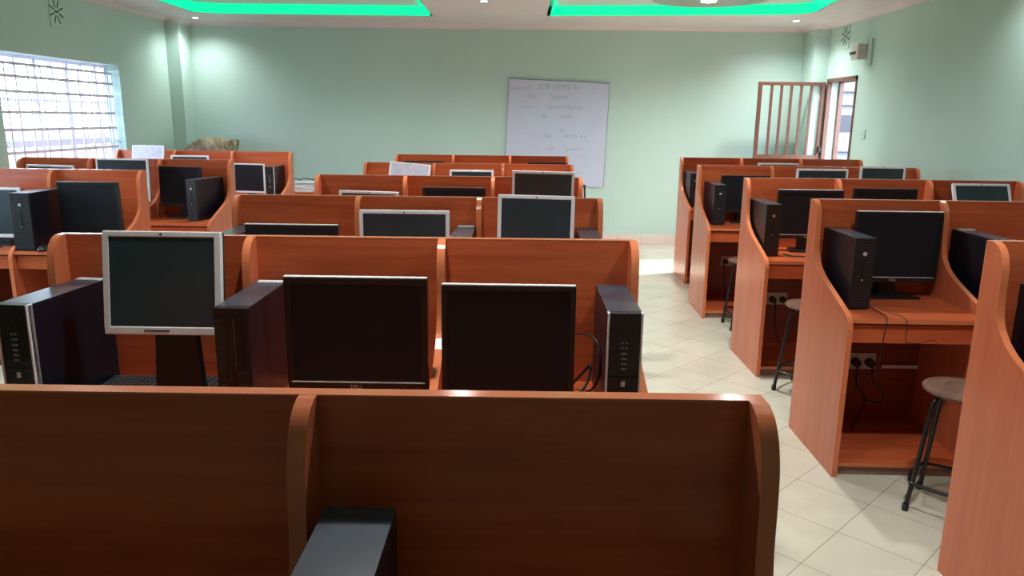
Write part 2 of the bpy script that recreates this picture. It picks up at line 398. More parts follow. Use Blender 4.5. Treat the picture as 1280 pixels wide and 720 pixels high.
# ---------------------------------------------------------------- whiteboard
wb = thing('whiteboard', (.425 * K, YB - .004, kz(.85)), 'large whiteboard with faint handwriting hung slightly crooked on back wall', 'whiteboard')
TLb, TRb, BRb, BLb = [(a * K, b2 * K) for a, b2 in ((-.577, 1.256), (.603, 1.212), (.573, .0), (-.625, .03))]
q = MB(); vs = [(x, y, z) for y in (0, -.018) for x, z in (TLb, TRb, BRb, BLb)]
q.add(vs, [(0, 1, 2, 3), (4, 5, 6, 7), (0, 1, 5, 4), (1, 2, 6, 5), (2, 3, 7, 6), (3, 0, 4, 7)]); q.build('board_panel', 'board', wb)
q = MB()
def strip(a, b2, w_=.008):
    a = Vector((a[0], 0, a[1])); b2 = Vector((b2[0], 0, b2[1])); q.tube([a + Vector((0, -.019, 0)), b2 + Vector((0, -.019, 0))], w_ / 2, 6)
strip(TLb, TRb, .011); strip(TRb, BRb, .005); strip(BLb, TLb, .006); q.build('board_frame', 'alu', wb)
rows = [(-.56, 1.15, 'Lesson 1:', .06), (-.25, 1.165, 'SCR HTML 1a', .085), (-.37, 1.05, 'Title', .06), (-.12, 1.05, 'Tutorial', .07),
        (-.39, .94, 'Links :', .055), (-.12, .935, 'Learner Names', .065), (-.18, .83, 'By', .055), (.03, .83, 'Linear', .055),
        (-.15, .60, 'Bus', .055), (.08, .60, 'HTML 4 y', .065), (-.14, .45, 'CSS', .06), (.10, .45, 'Java Sc', .06)]
for x, z, s_, sz in rows:
    text_mesh('handwriting', s_, sz * K, 'ink', wb, Matrix.Translation((x * K, -.0185, z * K)) @ UP, .0003, .25, 'LEFT')
q = MB(); q.tube(bez([(-.54, -.0188, 1.125), (-.40, -.0188, 1.115), (-.22, -.0188, 1.11)]), .0015, 5); q.tube(bez([(-.46, -.0188, .62), (-.38, -.0188, .55), (-.28, -.0188, .51), (-.22, -.0188, .46)]), .0015, 5)
q.build('marker_line', 'ink', wb)
q = MB(); q.cyl((.06, -.0195, .735), .009, .002, 'y', 12); q.build('marker_dot', 'inkdark', wb)

# ---------------------------------------------------------------- wall fittings
def vent_block(y, z, wallx, sgn, label, w_=.21, h_=.29):
    v = thing('wall_vent', (wallx, y, z), label, 'vent')
    q = MB(); q.box(min(0, sgn * .008), max(0, sgn * .008), -w_ / 2, w_ / 2, -h_ / 2, h_ / 2); q.build('vent_plate', 'wall', v)
    q = MB()
    for k in range(8):
        a = PI * k / 4 + PI / 8
        X = Matrix.Rotation(a, 4, 'X')
        q.box(sgn * .006, sgn * .010, .04, .115, -.006, .006, X=X)
    q.box(sgn * .006, sgn * .010, -.03, .03, -.008, .008)
    q.build('vent_slots', 'slot', v)
vent_block(6.83 * K, kz(2.50), XL, 1, 'starburst vent block high on left wall above the window')
vent_block(8.42 * K, kz(2.54), XR, -1, 'starburst vent block high on right wall above the doorway')
v = thing('wall_bracket', (XR, 7.82 * K, kz(2.32)), 'small grey-green boxy fitting on a bracket high on right wall', 'wall fitting')
q = MB(); q.box(-.03, 0, -.09, -.03, -.13, .15, bev=.006); q.build('bracket_plate', 'wall', v)
q = MB(); q.box(-.14, -.03, -.02, .14, -.07, .10, bev=.012); q.build('fitting_box', 'white_plastic', v)
q = MB(); q.box(-.15, -.12, .02, .16, -.01, .02, bev=.004); q.build('fitting_nozzle', 'black', v)
v = thing('light_switch', (XR, 7.76 * K, kz(1.54)), 'small square light switch on right wall beside the doorway', 'light switch')
q = MB(); q.box(-.010, 0, -.06, .06, -.05, .05, bev=.003); q.build('switch_plate', 'wall', v)
q = MB(); q.box(-.014, -.009, -.015, .015, -.02, .02, bev=.002); q.build('switch_rocker', 'white_plastic', v)

# disc feature and downlights
dc = thing('ceiling_disc', (1.74 * K, 7.41 * K, ZC), 'round grey-green ceiling disc with a lamp inside the right green-lit recess', 'ceiling light')
q = MB(); q.cyl((0, 0, -.06), .60, .06, 'z', 64); q.build('disc', 'discgrey', dc)
q = MB(); q.cyl((0, .13, -.068), .075, .008, 'z', 24); q.build('lamp_lens', 'lens', dc)
DL = [(-3.64, 8.80, ZS, 'small round downlight in ceiling corner above the window side'),
      (2.905, 8.50, ZS, 'small round downlight in ceiling corner above the gate'),
      (-.36, 7.35, ZS, 'round downlight in middle ceiling band nearest the whiteboard'),
      (-.36, 4.6, ZS, 'added unseen downlight in middle ceiling band overhead, second from whiteboard'),  # this band and the wall lamps below: unseen, added to light the room
      (-.36, 1.9, ZS, 'added unseen downlight in middle ceiling band overhead, third from whiteboard'),
      (-3.78, 5.2, ZS, 'added unseen downlight over the left wall between the windows'),
      (3.15, 5.2, ZS, 'added unseen downlight over the right wall halfway along'),
      (-3.78, 2.2, ZS, 'added unseen downlight over the left wall near the viewer'),
      (3.15, 2.2, ZS, 'added unseen downlight over the right wall near the viewer'),
      (1.35, 4.5, ZC, 'round downlight inside the right recess above the middle of the aisle'),
      (1.15, 1.9, ZC, 'added unseen downlight inside the right recess above the viewer end of the aisle'),  # unseen, like the left recess lamps; added for more downward light
      (-2.2, 6.6, ZC, 'added unseen downlight inside the left recess toward the whiteboard'),
      (-2.2, 3.6, ZC, 'added unseen downlight inside the left recess nearer the viewer')]
for x, y, z, lab in DL:
    x *= K; y *= K
    t_ = thing('downlight', (x, y, z), lab, 'ceiling light', None)
    q = MB()
    n_ = 28; ri, ro = .036, .050; vs = []; 
    for rr, zz in ((ro, 0), (ro, -.005), (ri, -.005), (ri, 0)):
        vs += [(rr * math.cos(2 * PI * i / n_), rr * math.sin(2 * PI * i / n_), zz) for i in range(n_)]
    fs = []
    for k in range(3):
        for i in range(n_): j = (i + 1) % n_; fs.append((k * n_ + i, k * n_ + j, (k + 1) * n_ + j, (k + 1) * n_ + i))
    q.add(vs, fs); q.build('trim_ring', 'chrome', t_)
    q = MB(); q.cyl((0, 0, -.003), .036, .002, 'z', 24); q.build('lamp_lens', 'lens', t_)

# ---------------------------------------------------------------- carrel desk rows
PROF = [(0, 1.263), (.04, 1.263), (.06, 1.256), (.075, 1.245), (.088, 1.228), (.098, 1.205), (.104, 1.175), (.107, 1.13), (.109, 1.08), (.118, 1.02), (.130, .992), (.145, .97),
        (.185, .935), (.245, .903), (.33, .872), (.42, .842), (.50, .815), (.548, .797), (.577, .782), (.597, .758), (.605, .73), (.607, .70), (.607, 0)]
DESKZ = .775
TH = .025
_f = [tuple(p[:2]) for p in bez([(a, z, 0) for a, z in PROF[1:-2]], 3)]
PROF = [PROF[0]] + _f + [PROF[-1]]
def carrel(x, y, rot, W, label, bays=3, sockets=()):
    r_ = thing('carrel_desk_row', (x, y, 0), label, 'desk', rz=rot)
    bw = (W - TH) / bays
    q = MB(); q.box(TH, W - TH, -TH, 0, .0, 1.2630, 0)
    q.box(TH, W - TH, -TH - .0005, .0005, 1.2605, 1.2635, 1)
    q.build('back_panel', ['wood_x', 'edge'], r_)
    for k in range(bays):
        q = MB(); q.box(k * bw + TH, (k + 1) * bw, -TH - .004, -TH, .065, DESKZ - .024); tag(q.build('shade_board', 'wood_shade', r_), 'thin board under the desktop, coloured dark as shade')  # thin dark sheet, shade below the desktop put into its colour
    for k in range(bays + 1):
        x0 = k * bw
        prof = [(-a, z) for a, z in PROF]
        if 0 < k < bays: prof = [(-TH, z) if a == 0 else (a, z) for a, z in prof]; prof = prof + [(-TH, 0)]
        else: prof = prof + [(0, 0)]
        prof = [(min(p_[0], -TH) if 0 < k < bays else p_[0], p_[1]) for p_ in prof]
        q = MB(); q.prism_x(prof, x0, x0 + TH, 0, 1)
        q.build('side_panel' if k in (0, bays) else 'divider_panel', ['wood_z', 'edge'], r_)
    for k in range(bays):
        a, b2 = k * bw + TH, (k + 1) * bw
        q = MB(); q.box(a, b2, -.582, -TH, DESKZ - .022, DESKZ, 0); q.box(a, b2, -.584, -.582, DESKZ - .022, DESKZ, 1); q.build('desktop', ['wood_x', 'edge'], r_)
        q = MB(); q.box(a + .006, b2 - .006, -.565, -.548, .655, .743, 0, bev=.002); q.box(a + .02, b2 - .02, -.548, -.2, .655, .665, 0); q.build('drawer_front', 'wood_x', r_)
        q = MB(); q.box(a, b2, -.585, -TH, .045, .063, 0); q.box(a, b2, -.587, -.585, .045, .063, 1); q.build('floor_board', ['wood_x', 'edge'], r_)
        q = MB(); q.box(a, b2, -.575, -.56, 0, .045); q.build('plinth', 'under', r_)
    for k, xo in sockets:
        a = k * bw + TH + xo
        q = MB(); q.box(a, a + .147, -TH - .014, -TH - .004, .355, .445, bev=.003); so = q.build('wall_socket', 'white_plastic', r_)
        for px_ in (.037, .110):
            q = MB(); q.cyl((a + px_, -TH - .045, .395), .023, .034, 'y', 16); q.build('plug', 'cable', so)
    return r_
W0 = 1.88375
ROWS = {
 'C0': (-.943 - .615 * 0, 1.029, .009, 1.30, 'nearest long carrel row, its dark inner back panel filling the bottom of the photo', ()),
 'C1': (-1.514, 2.461, .011, W0 * 1.007, 'centre carrel row second from viewer, holding the large silver-framed monitor', ()),
 'C2': (-1.416, 3.782, .017, W0 * .968, 'centre carrel row third from viewer, behind the three big near monitors', ()),
 'C3': (-1.379, 5.162, .014, W0 * .953, 'centre carrel row fourth from viewer, with teal-screened silver monitor at its right end', ()),
 'C4': (-1.353, 6.645, 0, W0 * .959, 'centre carrel row fifth from viewer, with a tilted bright-screened monitor', ()),
 'C5': (-1.328, 8.157, -.002, W0 * .970, 'centre carrel row farthest from viewer, in front of the whiteboard', ()),
 'R0': (1.60, 2.581, 0, W0 * 1.02, 'carrel row cut off by the right edge, nearest on the right side of the aisle', ()),
 'R1': (1.506, 3.943, -.009, W0 * 1.037, 'right carrel row second from viewer, with a stool and a visible desk monitor', ((0, .245), )),
 'R2': (1.571, 5.381, .009, W0 * 1.023, 'right carrel row third from viewer, with a leaning silver monitor at its right end', ((0, .20), )),
 'R3': (1.581, 6.873, -.025, W0 * 1.024, 'right carrel row fourth from viewer, with two silver-framed green screens', ((0, .24), )),
 'R4': (1.711, 8.264, -.008, W0 * 1.02, 'right carrel row farthest from viewer, below the barred gate', ()),
 'L0': (-4.55 + .635 , 5.342, .006, W0 * 1.012 * 2 / 3, 'left carrel row nearest the viewer, cut off by the left edge of the photo', ()),
 'L1': (-4.419, 6.741, -.010, W0 * 1.001, 'left carrel row in the middle, just in front of the barred window', ()),
 'L2': (-4.418, 8.381, -.001, W0 * 1.017, 'left carrel row farthest away, beside the window corner of the room', ()),
}
# rows that run into the left wall are set just clear of it: the first bay is shorter there
for k_, (x, y, rot, W, lab, so) in ROWS.items():
    if k_ == 'C0': carrel(-.312 - 1.275, y, .006, 1.275 + .665, lab, 3)
    elif k_ == 'L0': carrel(x, y, rot, W + .0, lab, 2)
    else: carrel(x, y, rot, W, lab, 3, so)

# ---------------------------------------------------------------- monitors
def monitor(x, y, w, ztop, h, style, label, tilt=0, roll=0, yaw=0, z0=DESKZ + .001, screen=None, group=None):
    """x, y: middle of the front face; ztop: top edge; tilt>0 leans the head back"""
    r_ = thing('computer_monitor', (x, y, z0), label, 'monitor', group, rz=math.radians(yaw))
    zc = ztop - z0 - h / 2
    X = Matrix.Translation((0, 0, zc)) @ Matrix.Rotation(-math.radians(tilt), 4, 'X') @ Matrix.Rotation(math.radians(roll), 4, 'Y')
    b0 = {'silver': .017, 'slim': .013, 'black': .018, 'dell': .020, 'edge': .016}[style]
    bb = {'silver': .024, 'slim': .020, 'black': .024, 'dell': .030, 'edge': .022}[style]
    hw, hh = w / 2, h / 2
    fm = 'silver' if style in ('silver', 'slim') else 'black'
    q = MB()
    q.box(-hw, hw, 0, .022, hh - b0, hh, 0, X, .003); q.box(-hw, hw, 0, .022, -hh, -hh + bb, 0, X, .003)
    q.box(-hw, -hw + b0, 0, .022, -hh + bb * .8, hh - b0 * .8, 0, X); q.box(hw - b0, hw, 0, .022, -hh + bb * .8, hh - b0 * .8, 0, X)
    q.build('bezel', [fm], r_)
    q = MB(); q.box(-hw + .001, hw - .001, .020, .040, -hh + .001, hh - .001, 0, X, .004)
    # tapered rear bulge
    a, b2 = .30 * w, .30 * h; c_, d_ = .22 * w, .20 * h
    vs = [(-a, .04, -b2), (a, .04, -b2), (a, .04, b2), (-a, .04, b2), (-c_, .065, -d_), (c_, .065, -d_), (c_, .065, d_), (-c_, .065, d_)]
    q.add(vs, [(0, 1, 2, 3), (4, 5, 6, 7), (0, 1, 5, 4), (1, 2, 6, 5), (2, 3, 7, 6), (3, 0, 4, 7)], 0, X)
    q.build('rear_housing', 'black', r_)
    q = MB(); q.box(-hw + b0 - .001, hw - b0 + .001, .003, .010, -hh + bb - .001, hh - b0 + .001, 0, X)
    q.build('screen', screen or ('screen_teal' if style == 'silver' else 'screen'), r_)
    if style in ('edge', 'dell'):
        q = MB(); q.box(-hw + .001, hw - .001, .0005, .022, hh - .0005, hh + .002, 0, X); q.build('top_edge_trim', 'silver', r_)
    if style == 'dell':
        q = MB(); q.box(-hw + .01, hw - .01, -.0015, .002, -hh + bb - .004, -hh + bb - .001, 0, X); q.build('lower_edge_trim', 'silver', r_)
        text_mesh('badge', 'DELL', .017, 'chrome', r_, X @ Matrix.Translation((-.005, -.0008, -hh + bb * .42)) @ UP, .0008)
        q = MB()
        for k in range(5): q.cyl((hw - .03 - k * .022, -.0015, -hh + bb * .42), .0028, .002, 'y', 10, X=X)
        q.build('control_buttons', 'grille', r_)
    else:
        q = MB(); q.cyl((0, -.001, hh - b0 * .5 if style == 'silver' else -hh + bb * .5), .004, .0015, 'y', 12, X=X); q.build('badge', 'grille' if fm == 'silver' else 'chrome', r_)
    if style == 'silver':
        q = MB(); q.box(-.055, .02, -.0008, .001, -hh + bb * .40, -hh + bb * .62, 0, X); q.build('model_lettering', 'grille', r_)
    # stand
    nw = .075 if style == 'silver' else .045
    q = MB(); vs = [(-nw, .055, .012), (nw, .055, .012), (nw, .088, .012), (-nw, .088, .012), (-nw * .7, .062, zc), (nw * .7, .062, zc), (nw * .7, .085, zc), (-nw * .7, .085, zc)]
    q.add(vs, [(0, 1, 2, 3), (4, 5, 6, 7), (0, 1, 5, 4), (1, 2, 6, 5), (2, 3, 7, 6), (3, 0, 4, 7)]); q.box(-.045, .045, .045, .085, zc - .05, zc + .05, bev=.006)
    q.build('stand_neck', 'black', r_)
    q = MB()
    bw_ = .10 if style == 'slim' else min(.13, .34 * w); vs = [(-bw_, -.04, 0), (bw_, -.04, 0), (bw_ * .75, .10, 0), (-bw_ * .75, .10, 0)]
    vs += [(vx * .96, vy, .012) for vx, vy, vz in vs]
    q.add(vs, [(0, 1, 2, 3), (4, 5, 6, 7), (0, 1, 5, 4), (1, 2, 6, 5), (2, 3, 7, 6), (3, 0, 4, 7)]); q.build('stand_base', 'black', r_)
    return r_
MON = [
 (-1.047, 2.15, .345, 1.318, .305, 'silver', 'large silver-framed monitor with grey screen at the left of the second centre row', 8),
 (-.482, 2.16, .424, 1.188, .350, 'dell', 'wide black monitor with silver lower line, middle of the three big near monitors', 0),
 (-.030, 2.15, .395, 1.173, .345, 'edge', 'squarish black monitor, rightmost of the three big near monitors', 1),
 (-1.010, 3.30, .410, 1.180, .300, 'edge', 'wide black monitor with silver top edge, left bay of the third centre row', 0),
 (-.540, 3.50, .420, 1.226, .340, 'silver', 'silver-framed monitor in the middle bay of the third centre row', 0),
 (.073, 3.50, .357, 1.303, .320, 'silver', 'tall silver-framed black-screened monitor in the right bay of the third centre row', 2, .8),
 (-.987, 4.90, .385, 1.178, .310, 'silver', 'silver monitor showing only its top rim, left bay of the fourth centre row', 0, 1.2),
 (-.430, 4.90, .408, 1.209, .330, 'black', 'plain black monitor in the middle bay of the fourth centre row', 0),
 (.144, 4.90, .400, 1.320, .330, 'silver', 'silver-framed teal-screened monitor at the right end of the fourth centre row', 0, .8),
 (-.936, 6.35, .345, 1.282, .290, 'silver', 'crooked silver monitor with pale reflection coloured into its screen in the fifth centre row', 16, 4.8, 0, DESKZ + .001, 'screen_glare'),
 (-.413, 6.40, .369, 1.223, .300, 'silver', 'small silver-framed monitor in the middle bay of the fifth centre row', 0),
 (-.995, 7.85, .410, 1.212, .320, 'black', 'black monitor showing a thin dark top, left bay of the farthest centre row', 0),
 (.270, 7.85, .394, 1.212, .320, 'black', 'black monitor showing a thin dark top, right bay of the farthest centre row', 0),
 (-3.530, 5.00, .400, 1.160, .335, 'silver', 'silver-rimmed monitor cut off by the left edge of the photo', 0),
 (-2.885, 5.02, .405, 1.203, .365, 'black', 'large black monitor in the right bay of the nearest left row', -3),
 (-3.980, 6.40, .400, 1.218, .310, 'silver', 'silver monitor showing only its rim below the barred window', 0, .8),
 (-3.300, 6.27, .430, 1.287, .350, 'slim', 'thin-silver-rimmed black monitor in the middle bay of the middle left row', 3),
 (-2.935, 6.52, .360, 1.210, .340, 'black', 'black monitor beside a black computer tower in the middle left row', 0, .6),
 (-3.925, 8.00, .335, 1.333, .290, 'silver', 'silver monitor with pale reflection coloured into its screen in the farthest left row by the window', 15, 0, 0, DESKZ + .001, 'screen_glare'),
 (-3.482, 8.00, .396, 1.230, .310, 'silver', 'silver monitor showing its top rim in the middle of the farthest left row', 0),
 (-2.893, 8.08, .330, 1.147, .310, 'slim', 'silver-edged dark monitor beside a tower at the right end of the farthest left row', 0, .8),
 (1.912, 3.80, .430, 1.216, .362, 'dell', 'black monitor on a stand above the stool, in the second right row', 0),
 (1.980, 5.18, .440, 1.199, .335, 'dell', 'black monitor beside a black tower at the aisle end of the third right row', 0),
 (2.446, 5.10, .420, 1.222, .330, 'black', 'plain black monitor in the middle bay of the third right row', 0),
 (3.120, 5.12, .385, 1.272, .335, 'silver', 'silver monitor leaning back at the far right end of the third right row', 24),
 (1.972, 6.68, .425, 1.187, .330, 'black', 'black monitor behind a tower at the aisle end of the fourth right row', 0),
 (2.600, 6.60, .440, 1.257, .330, 'silver', 'silver-framed green-screened monitor in the middle bay of the fourth right row', 0),
 (3.107, 6.58, .385, 1.285, .330, 'silver', 'silver-framed green-screened monitor in the last bay of the fourth right row', 0),
 (2.687, 8.00, .420, 1.226, .320, 'silver', 'silver monitor showing only its rim in the farthest right row below the gate', 0),
]
for a in MON:
    x, y, w_, zt, h_, st, lab = a[:7]; monitor(x, y, w_, zt, h_, st, lab, *a[7:])

# ---------------------------------------------------------------- computer towers
def tower(x, y, kind, label, yaw=0, W=.100, D=.38, H=.345, z0=DESKZ + .001, latch=False):
    """x, y: middle of the front; body runs back"""
    r_ = thing('computer_tower', (x, y, z0), label, 'computer', rz=math.radians(yaw))
    hw = W / 2
    q = MB(); q.box(-hw + .001, hw - .001, .022, D, .006, H - .001, 0, None, .002); q.build('case', 'blackmetal', r_)
    q = MB(); q.box(-hw + .001, hw - .001, .024, D - .002, H - .0015, H, 0); q.build('top_cover', 'topmetal', r_)
    q = MB()
    for fy in (.05, D - .05):
        for fx in (-hw + .02, hw - .02): q.cyl((fx, fy, 0), .009, .008, 'z', 12)
    q.build('feet', 'black', r_)
    q = MB(); q.box(-hw, hw, .0, .024, .004, H, 0, None, .003); fb = q.build('front_bezel', 'black', r_)
    if kind == 'strips':      # silver side strips, vertical ribs, square badge, port column
        for sx in (-1, 1):
            q = MB(); q.box(min(sx * hw, sx * (hw - .006)), max(sx * hw, sx * (hw - .006)), -.003, .022, .004, H + .001, 0, None, .002); q.build('side_strip', 'silver', fb)
        q = MB()
        for k in range(13):
            xx = -hw + .012 + k * (W - .024) / 12; q.box(xx - .0012, xx + .0012, -.002, .001, .18, H - .008)
        q.build('vent_ribs', 'darkgrille', fb)
        q = MB()
        for zz in (H - .085, H - .10):
            q.cyl((-.006, -.004, zz), .0035, .004, 'y', 10); q.cyl((.006, -.004, zz), .0035, .004, 'y', 10)
        for zz in (H - .12, H - .135, H - .15, H - .165): q.box(-.008, .008, -.004, .0, zz, zz + .006)
        q.build('front_ports', 'port', fb)
        q = MB(); q.box(-.006, .006, -.004, .001, H - .215, H - .198, 0, None, .001); q.build('badge', 'chrome', fb)
        q = MB(); q.box(-hw + .007, hw - .007, -.0025, .001, H - .19, H - .187); q.build('bezel_seam', 'slot', fb)
    elif kind == 'grille':    # rows of horizontal slots, upright optical drive
        q = MB()
        nb = 40
        for k in range(nb):
            zz = .02 + k * (H - .05) / nb; q.box(-hw + .006, -hw + .032, -.002, .001, zz, zz + .0035)
            if zz < H * .45: q.box(.010, hw - .012, -.002, .001, zz, zz + .0035)
        q.build('vent_slots', 'grille', fb)
        q = MB(); q.box(.014, .030, -.003, .001, H * .5, H - .03, 0, None, .001); q.build('drive_door', 'slot', fb)
        q = MB(); q.box(.004, .010, -.0015, .001, H * .5, H - .03); q.box(-.010, -.007, -.0035, .001, H * .38, H * .46, 0, None, .001); q.build('power_bar', 'grille', fb)
    else:                     # slim: round badge, power light, horizontal slots
        q = MB(); q.cyl((0, -.003, H - .075), .0095, .004, 'y', 20); q.build('badge', 'chrome', fb)
        q = MB()
        for k in range(22):
            zz = .02 + k * (H - .04) / 22; q.box(-hw + .010, hw - .010, -.0012, .001, zz, zz + .003)
        q.build('vent_slots', 'darkgrille', fb)
        q = MB(); q.box(-.012, .006, -.003, .001, H * .38, H * .68, 0, None, .001); q.build('drive_door', 'slot', fb)
        q = MB(); q.cyl((-.002, -.0035, H * .42), .0045, .004, 'y', 12); q.build('power_button', 'chrome', fb)
    if latch:
        q = MB(); q.box(-hw + .012, hw - .006, D - .05, D - .022, H - .001, H + .005, 0, None, .002); q.build('rear_latch', 'silver', r_)
    return r_
TOW = [
 (-1.430, 2.045, 'strips', 'black tower with silver front strip at the far left of the second centre row', -5),
 (-.810, 2.045, 'grille', 'black slotted-front tower between the silver-framed and the wide black near monitors', 0),
 (.300, 2.05, 'strips', 'black tower with two silver strips at the aisle end of the second centre row', 0),
 (-1.330, 3.37, 'slim', 'black tower lid showing at the left end of the third centre row', 0),
 (-.270, 3.39, 'strips', 'black tower between the two silver-framed monitors of the third centre row', 0),
 (.326, 3.385, 'strips', 'black silver-striped tower at the right end of the third centre row', 0),
 (-1.295, 4.74, 'slim', 'tower with barely showing lid at the left end of the fourth centre row', 0),
 (-2.742, 6.28, 'slim', 'black tower with round badge at the right end of the middle left row', -13),
 (-2.640, 7.97, 'strips', 'dark silver-edged tower at the right end of the farthest left row', 0),
 (1.628, 3.53, 'slim', 'black tower with round badge at the aisle end of the second right row', 0),
 (2.278, 3.52, 'strips', 'black silver-cornered tower beside the stool bay, second bay of the second right row', 0),
 (1.664, 4.96, 'slim', 'black tower at the aisle end of the third right row', 0),
 (1.700, 6.46, 'slim', 'black tower at the aisle end of the fourth right row', 0),
 (1.795, 7.845, 'slim', 'black tower at the aisle end of the farthest right row', 0),
 (1.765, 2.17, 'grille', 'black tower cut off by the right edge of the photo', 0),
 (-.215, .575, 'slim', 'tower with bluish lid in front of the nearest carrel panel at the bottom', 0),
]
for i, (x, y, k_, lab, yaw) in enumerate(TOW): tower(x, y, k_, lab, yaw, latch=i in (0, 1, 3, 4, 10))
tower(-3.195, 4.78, 'slim', 'wide black tower in the nearest left row, beside its divider', 0, .130, .38, .372)

# ---------------------------------------------------------------- small things on the desks
def keyboard(x, y, rz, label):
    k = thing('keyboard', (x, y, DESKZ), label, 'keyboard', rz=rz)
    q = MB(); q.box(-.22, .22, -.07, .07, .002, .018, 0, None, .004); q.build('keyboard_body', 'black', k)
    q = MB()
    for r_ in range(5):
        for c_ in range(19): q.box(-.208 + c_ * .0222, -.190 + c_ * .0222, -.058 + r_ * .023, -.040 + r_ * .023, .017, .024)
    q.build('keys', 'grille', k)
keyboard(-1.13, 2.33, .02, 'black keyboard lying behind the silver-framed monitor on the second centre row')
k = thing('computer_mouse', (-3.085, 4.80, DESKZ + .001), 'small black mouse on the desktop of the nearest left row', 'mouse')
bm = bmesh.new(); bmesh.ops.create_uvsphere(bm, u_segments=20, v_segments=12, radius=1)
for v_ in bm.verts: v_.co = Vector((v_.co.x * .032, v_.co.y * .055, max(v_.co.z, -.15) * .032 + .005))
q = MB(); q.bm(bm, 0, None, True); q.build('mouse_body', 'black', k)
q = MB(); q.cyl((-.003, -.03, .026), .008, .006, 'x', 12); q.build('scroll_wheel', 'grille', k)
q = MB(); q.tube(bez([(0, .05, .008), (.02, .10, .005), (.0, .14, .005), (.01, .17, .005)]), .002, 6); q.build('mouse_cord', 'cable', k)

def cable(pts, r, label, name='cable'):
    o0 = Vector(pts[0]); q = MB(); q.tube([p - o0 for p in bez(pts)], r, 7)
    return tag(q.build(name, 'cable', loc=tuple(o0)), label, 'cable')
cable([(.19, 2.33, .98), (.215, 2.25, 1.0), (.242, 2.20, .985), (.248, 2.18, .92), (.235, 2.2, .85), (.20, 2.28, .79)], .004, 'black cable looping up beside the tower at the aisle end of the second centre row')
cable([(.18, 2.38, .79), (.205, 2.36, .83), (.235, 2.34, .87), (.222, 2.31, .82), (.19, 2.29, .785)], .005, 'thick black cable bundle low behind the squarish black near monitor')
cable([(.16, 2.22, .79), (.20, 2.17, .80), (.24, 2.19, .83), (.238, 2.26, .80)], .004, 'curled black plug lead on the desk by the tower with two silver strips')
cable([(1.70, 3.60, .782), (1.695, 3.45, .783), (1.68, 3.352, .778), (1.67, 3.34, .70), (1.665, 3.345, .58), (1.69, 3.42, .50), (1.66, 3.6, .42)], .0025, 'black cable hanging over the desk edge from the round-badged tower to the socket')
cable([(1.72, 3.62, .782), (1.745, 3.45, .783), (1.765, 3.352, .778), (1.775, 3.345, .72), (1.78, 3.35, .67), (1.84, 3.352, .665), (1.90, 3.352, .68), (1.93, 3.352, .655)], .0018, 'thin black cable drooping across the drawer front of the second right row')
cable([(1.81, 3.855, .385), (1.80, 3.83, .30), (1.84, 3.80, .22), (1.80, 3.78, .12), (1.76, 3.75, .07)], .005, 'black power cable dropping from the wall socket of the second right row')
cable([(1.885, 3.855, .385), (1.88, 3.82, .32), (1.93, 3.80, .26), (1.90, 3.76, .22), (1.82, 3.74, .24)], .004, 'curled power cable under the socket nearest the stool')
cable([(1.845, 5.30, .385), (1.84, 5.26, .25), (1.86, 5.22, .12), (1.9, 5.2, .07)], .005, 'black power cable below the socket in the third right row')
cable([(1.86, 6.79, .385), (1.86, 6.74, .25), (1.87, 6.70, .12), (1.85, 6.66, .07)], .006, 'black power cable below the socket in the fourth right row')
cable([(1.77, 5.02, .782), (1.80, 4.95, .783), (1.86, 4.90, .79), (1.93, 4.93, .783), (2.0, 4.98, .783)], .005, 'black cable snaking in front of the monitor foot in the third right row')
cable([(-3.36, 4.93, .83), (-3.39, 4.85, .79), (-3.42, 4.76, .783), (-3.50, 4.752, .781)], .004, 'thin black cable by the silver-rimmed monitor at the left edge')
q = MB(); q.box(0, .20, -.008, 0, -.010, .010, bev=.002)
tag(q.build('cable_trunking', 'white_plastic', loc=(1.955, 3.902, .372)), 'short white cable trunking strip beside the socket above the stool', 'trunking')

# ---------------------------------------------------------------- stools
def stool(x, y, rot, label, H=.56, zo=0):
    s_ = thing('stool', (x, y, zo), label, 'stool', rz=rot)
    bm = bmesh.new(); q = MB()
    pr_ = [(0, H - .028), (.13, H - .028), (.150, H - .020), (.155, H - .010), (.150, H - .002), (.13, H + .002), (.128, H - .001), (.10, H - .001), (.098, H + .002), (.07, H + .002), (.068, H - .001), (0, H - .001)]
    n_ = 40; vs = []; fs = []
    for r2, z in pr_[1:-1]: vs += [(r2 * math.cos(2 * PI * i / n_), r2 * math.sin(2 * PI * i / n_), z) for i in range(n_)]
    m_ = len(pr_) - 2
    for k in range(m_ - 1):
        for i in range(n_): j = (i + 1) % n_; fs.append((k * n_ + i, k * n_ + j, (k + 1) * n_ + j, (k + 1) * n_ + i))
    fs.append(tuple(range(n_))[::-1]); fs.append(tuple((m_ - 1) * n_ + i for i in range(n_)))
    q.add(vs, fs); q.build('seat', 'seat', s_)
    for k in range(4):
        a = PI / 4 + k * PI / 2; c_, d_ = math.cos(a), math.sin(a)
        q = MB(); q.tube(bez([(.03 * c_, .03 * d_, H - .036), (.08 * c_, .08 * d_, H - .038), (.115 * c_, .115 * d_, H - .055), (.128 * c_, .128 * d_, H - .10), (.150 * c_, .150 * d_, H * .5), (.185 * c_, .185 * d_, .012)], 5), .0105, 10)
        lg = q.build('leg', 'tube', s_)
        q = MB(); q.cyl((.186 * c_, .186 * d_, 0), .014, .03, 'z', 12); q.build('rubber_foot', 'cable', lg)
    q = MB(); rr = .178; pts = []
    for k in range(4):
        a = PI / 4 + k * PI / 2; b2 = a + PI / 2
        for t in range(8):
            u = t / 8; pts.append((rr * (math.cos(a) * (1 - u) + math.cos(b2) * u) * (1 + .16 * math.sin(PI * u)), rr * (math.sin(a) * (1 - u) + math.sin(b2) * u) * (1 + .16 * math.sin(PI * u)), .13))
    q.tube(pts, .0085, 8, closed=True); q.build('foot_ring', 'tube', s_)
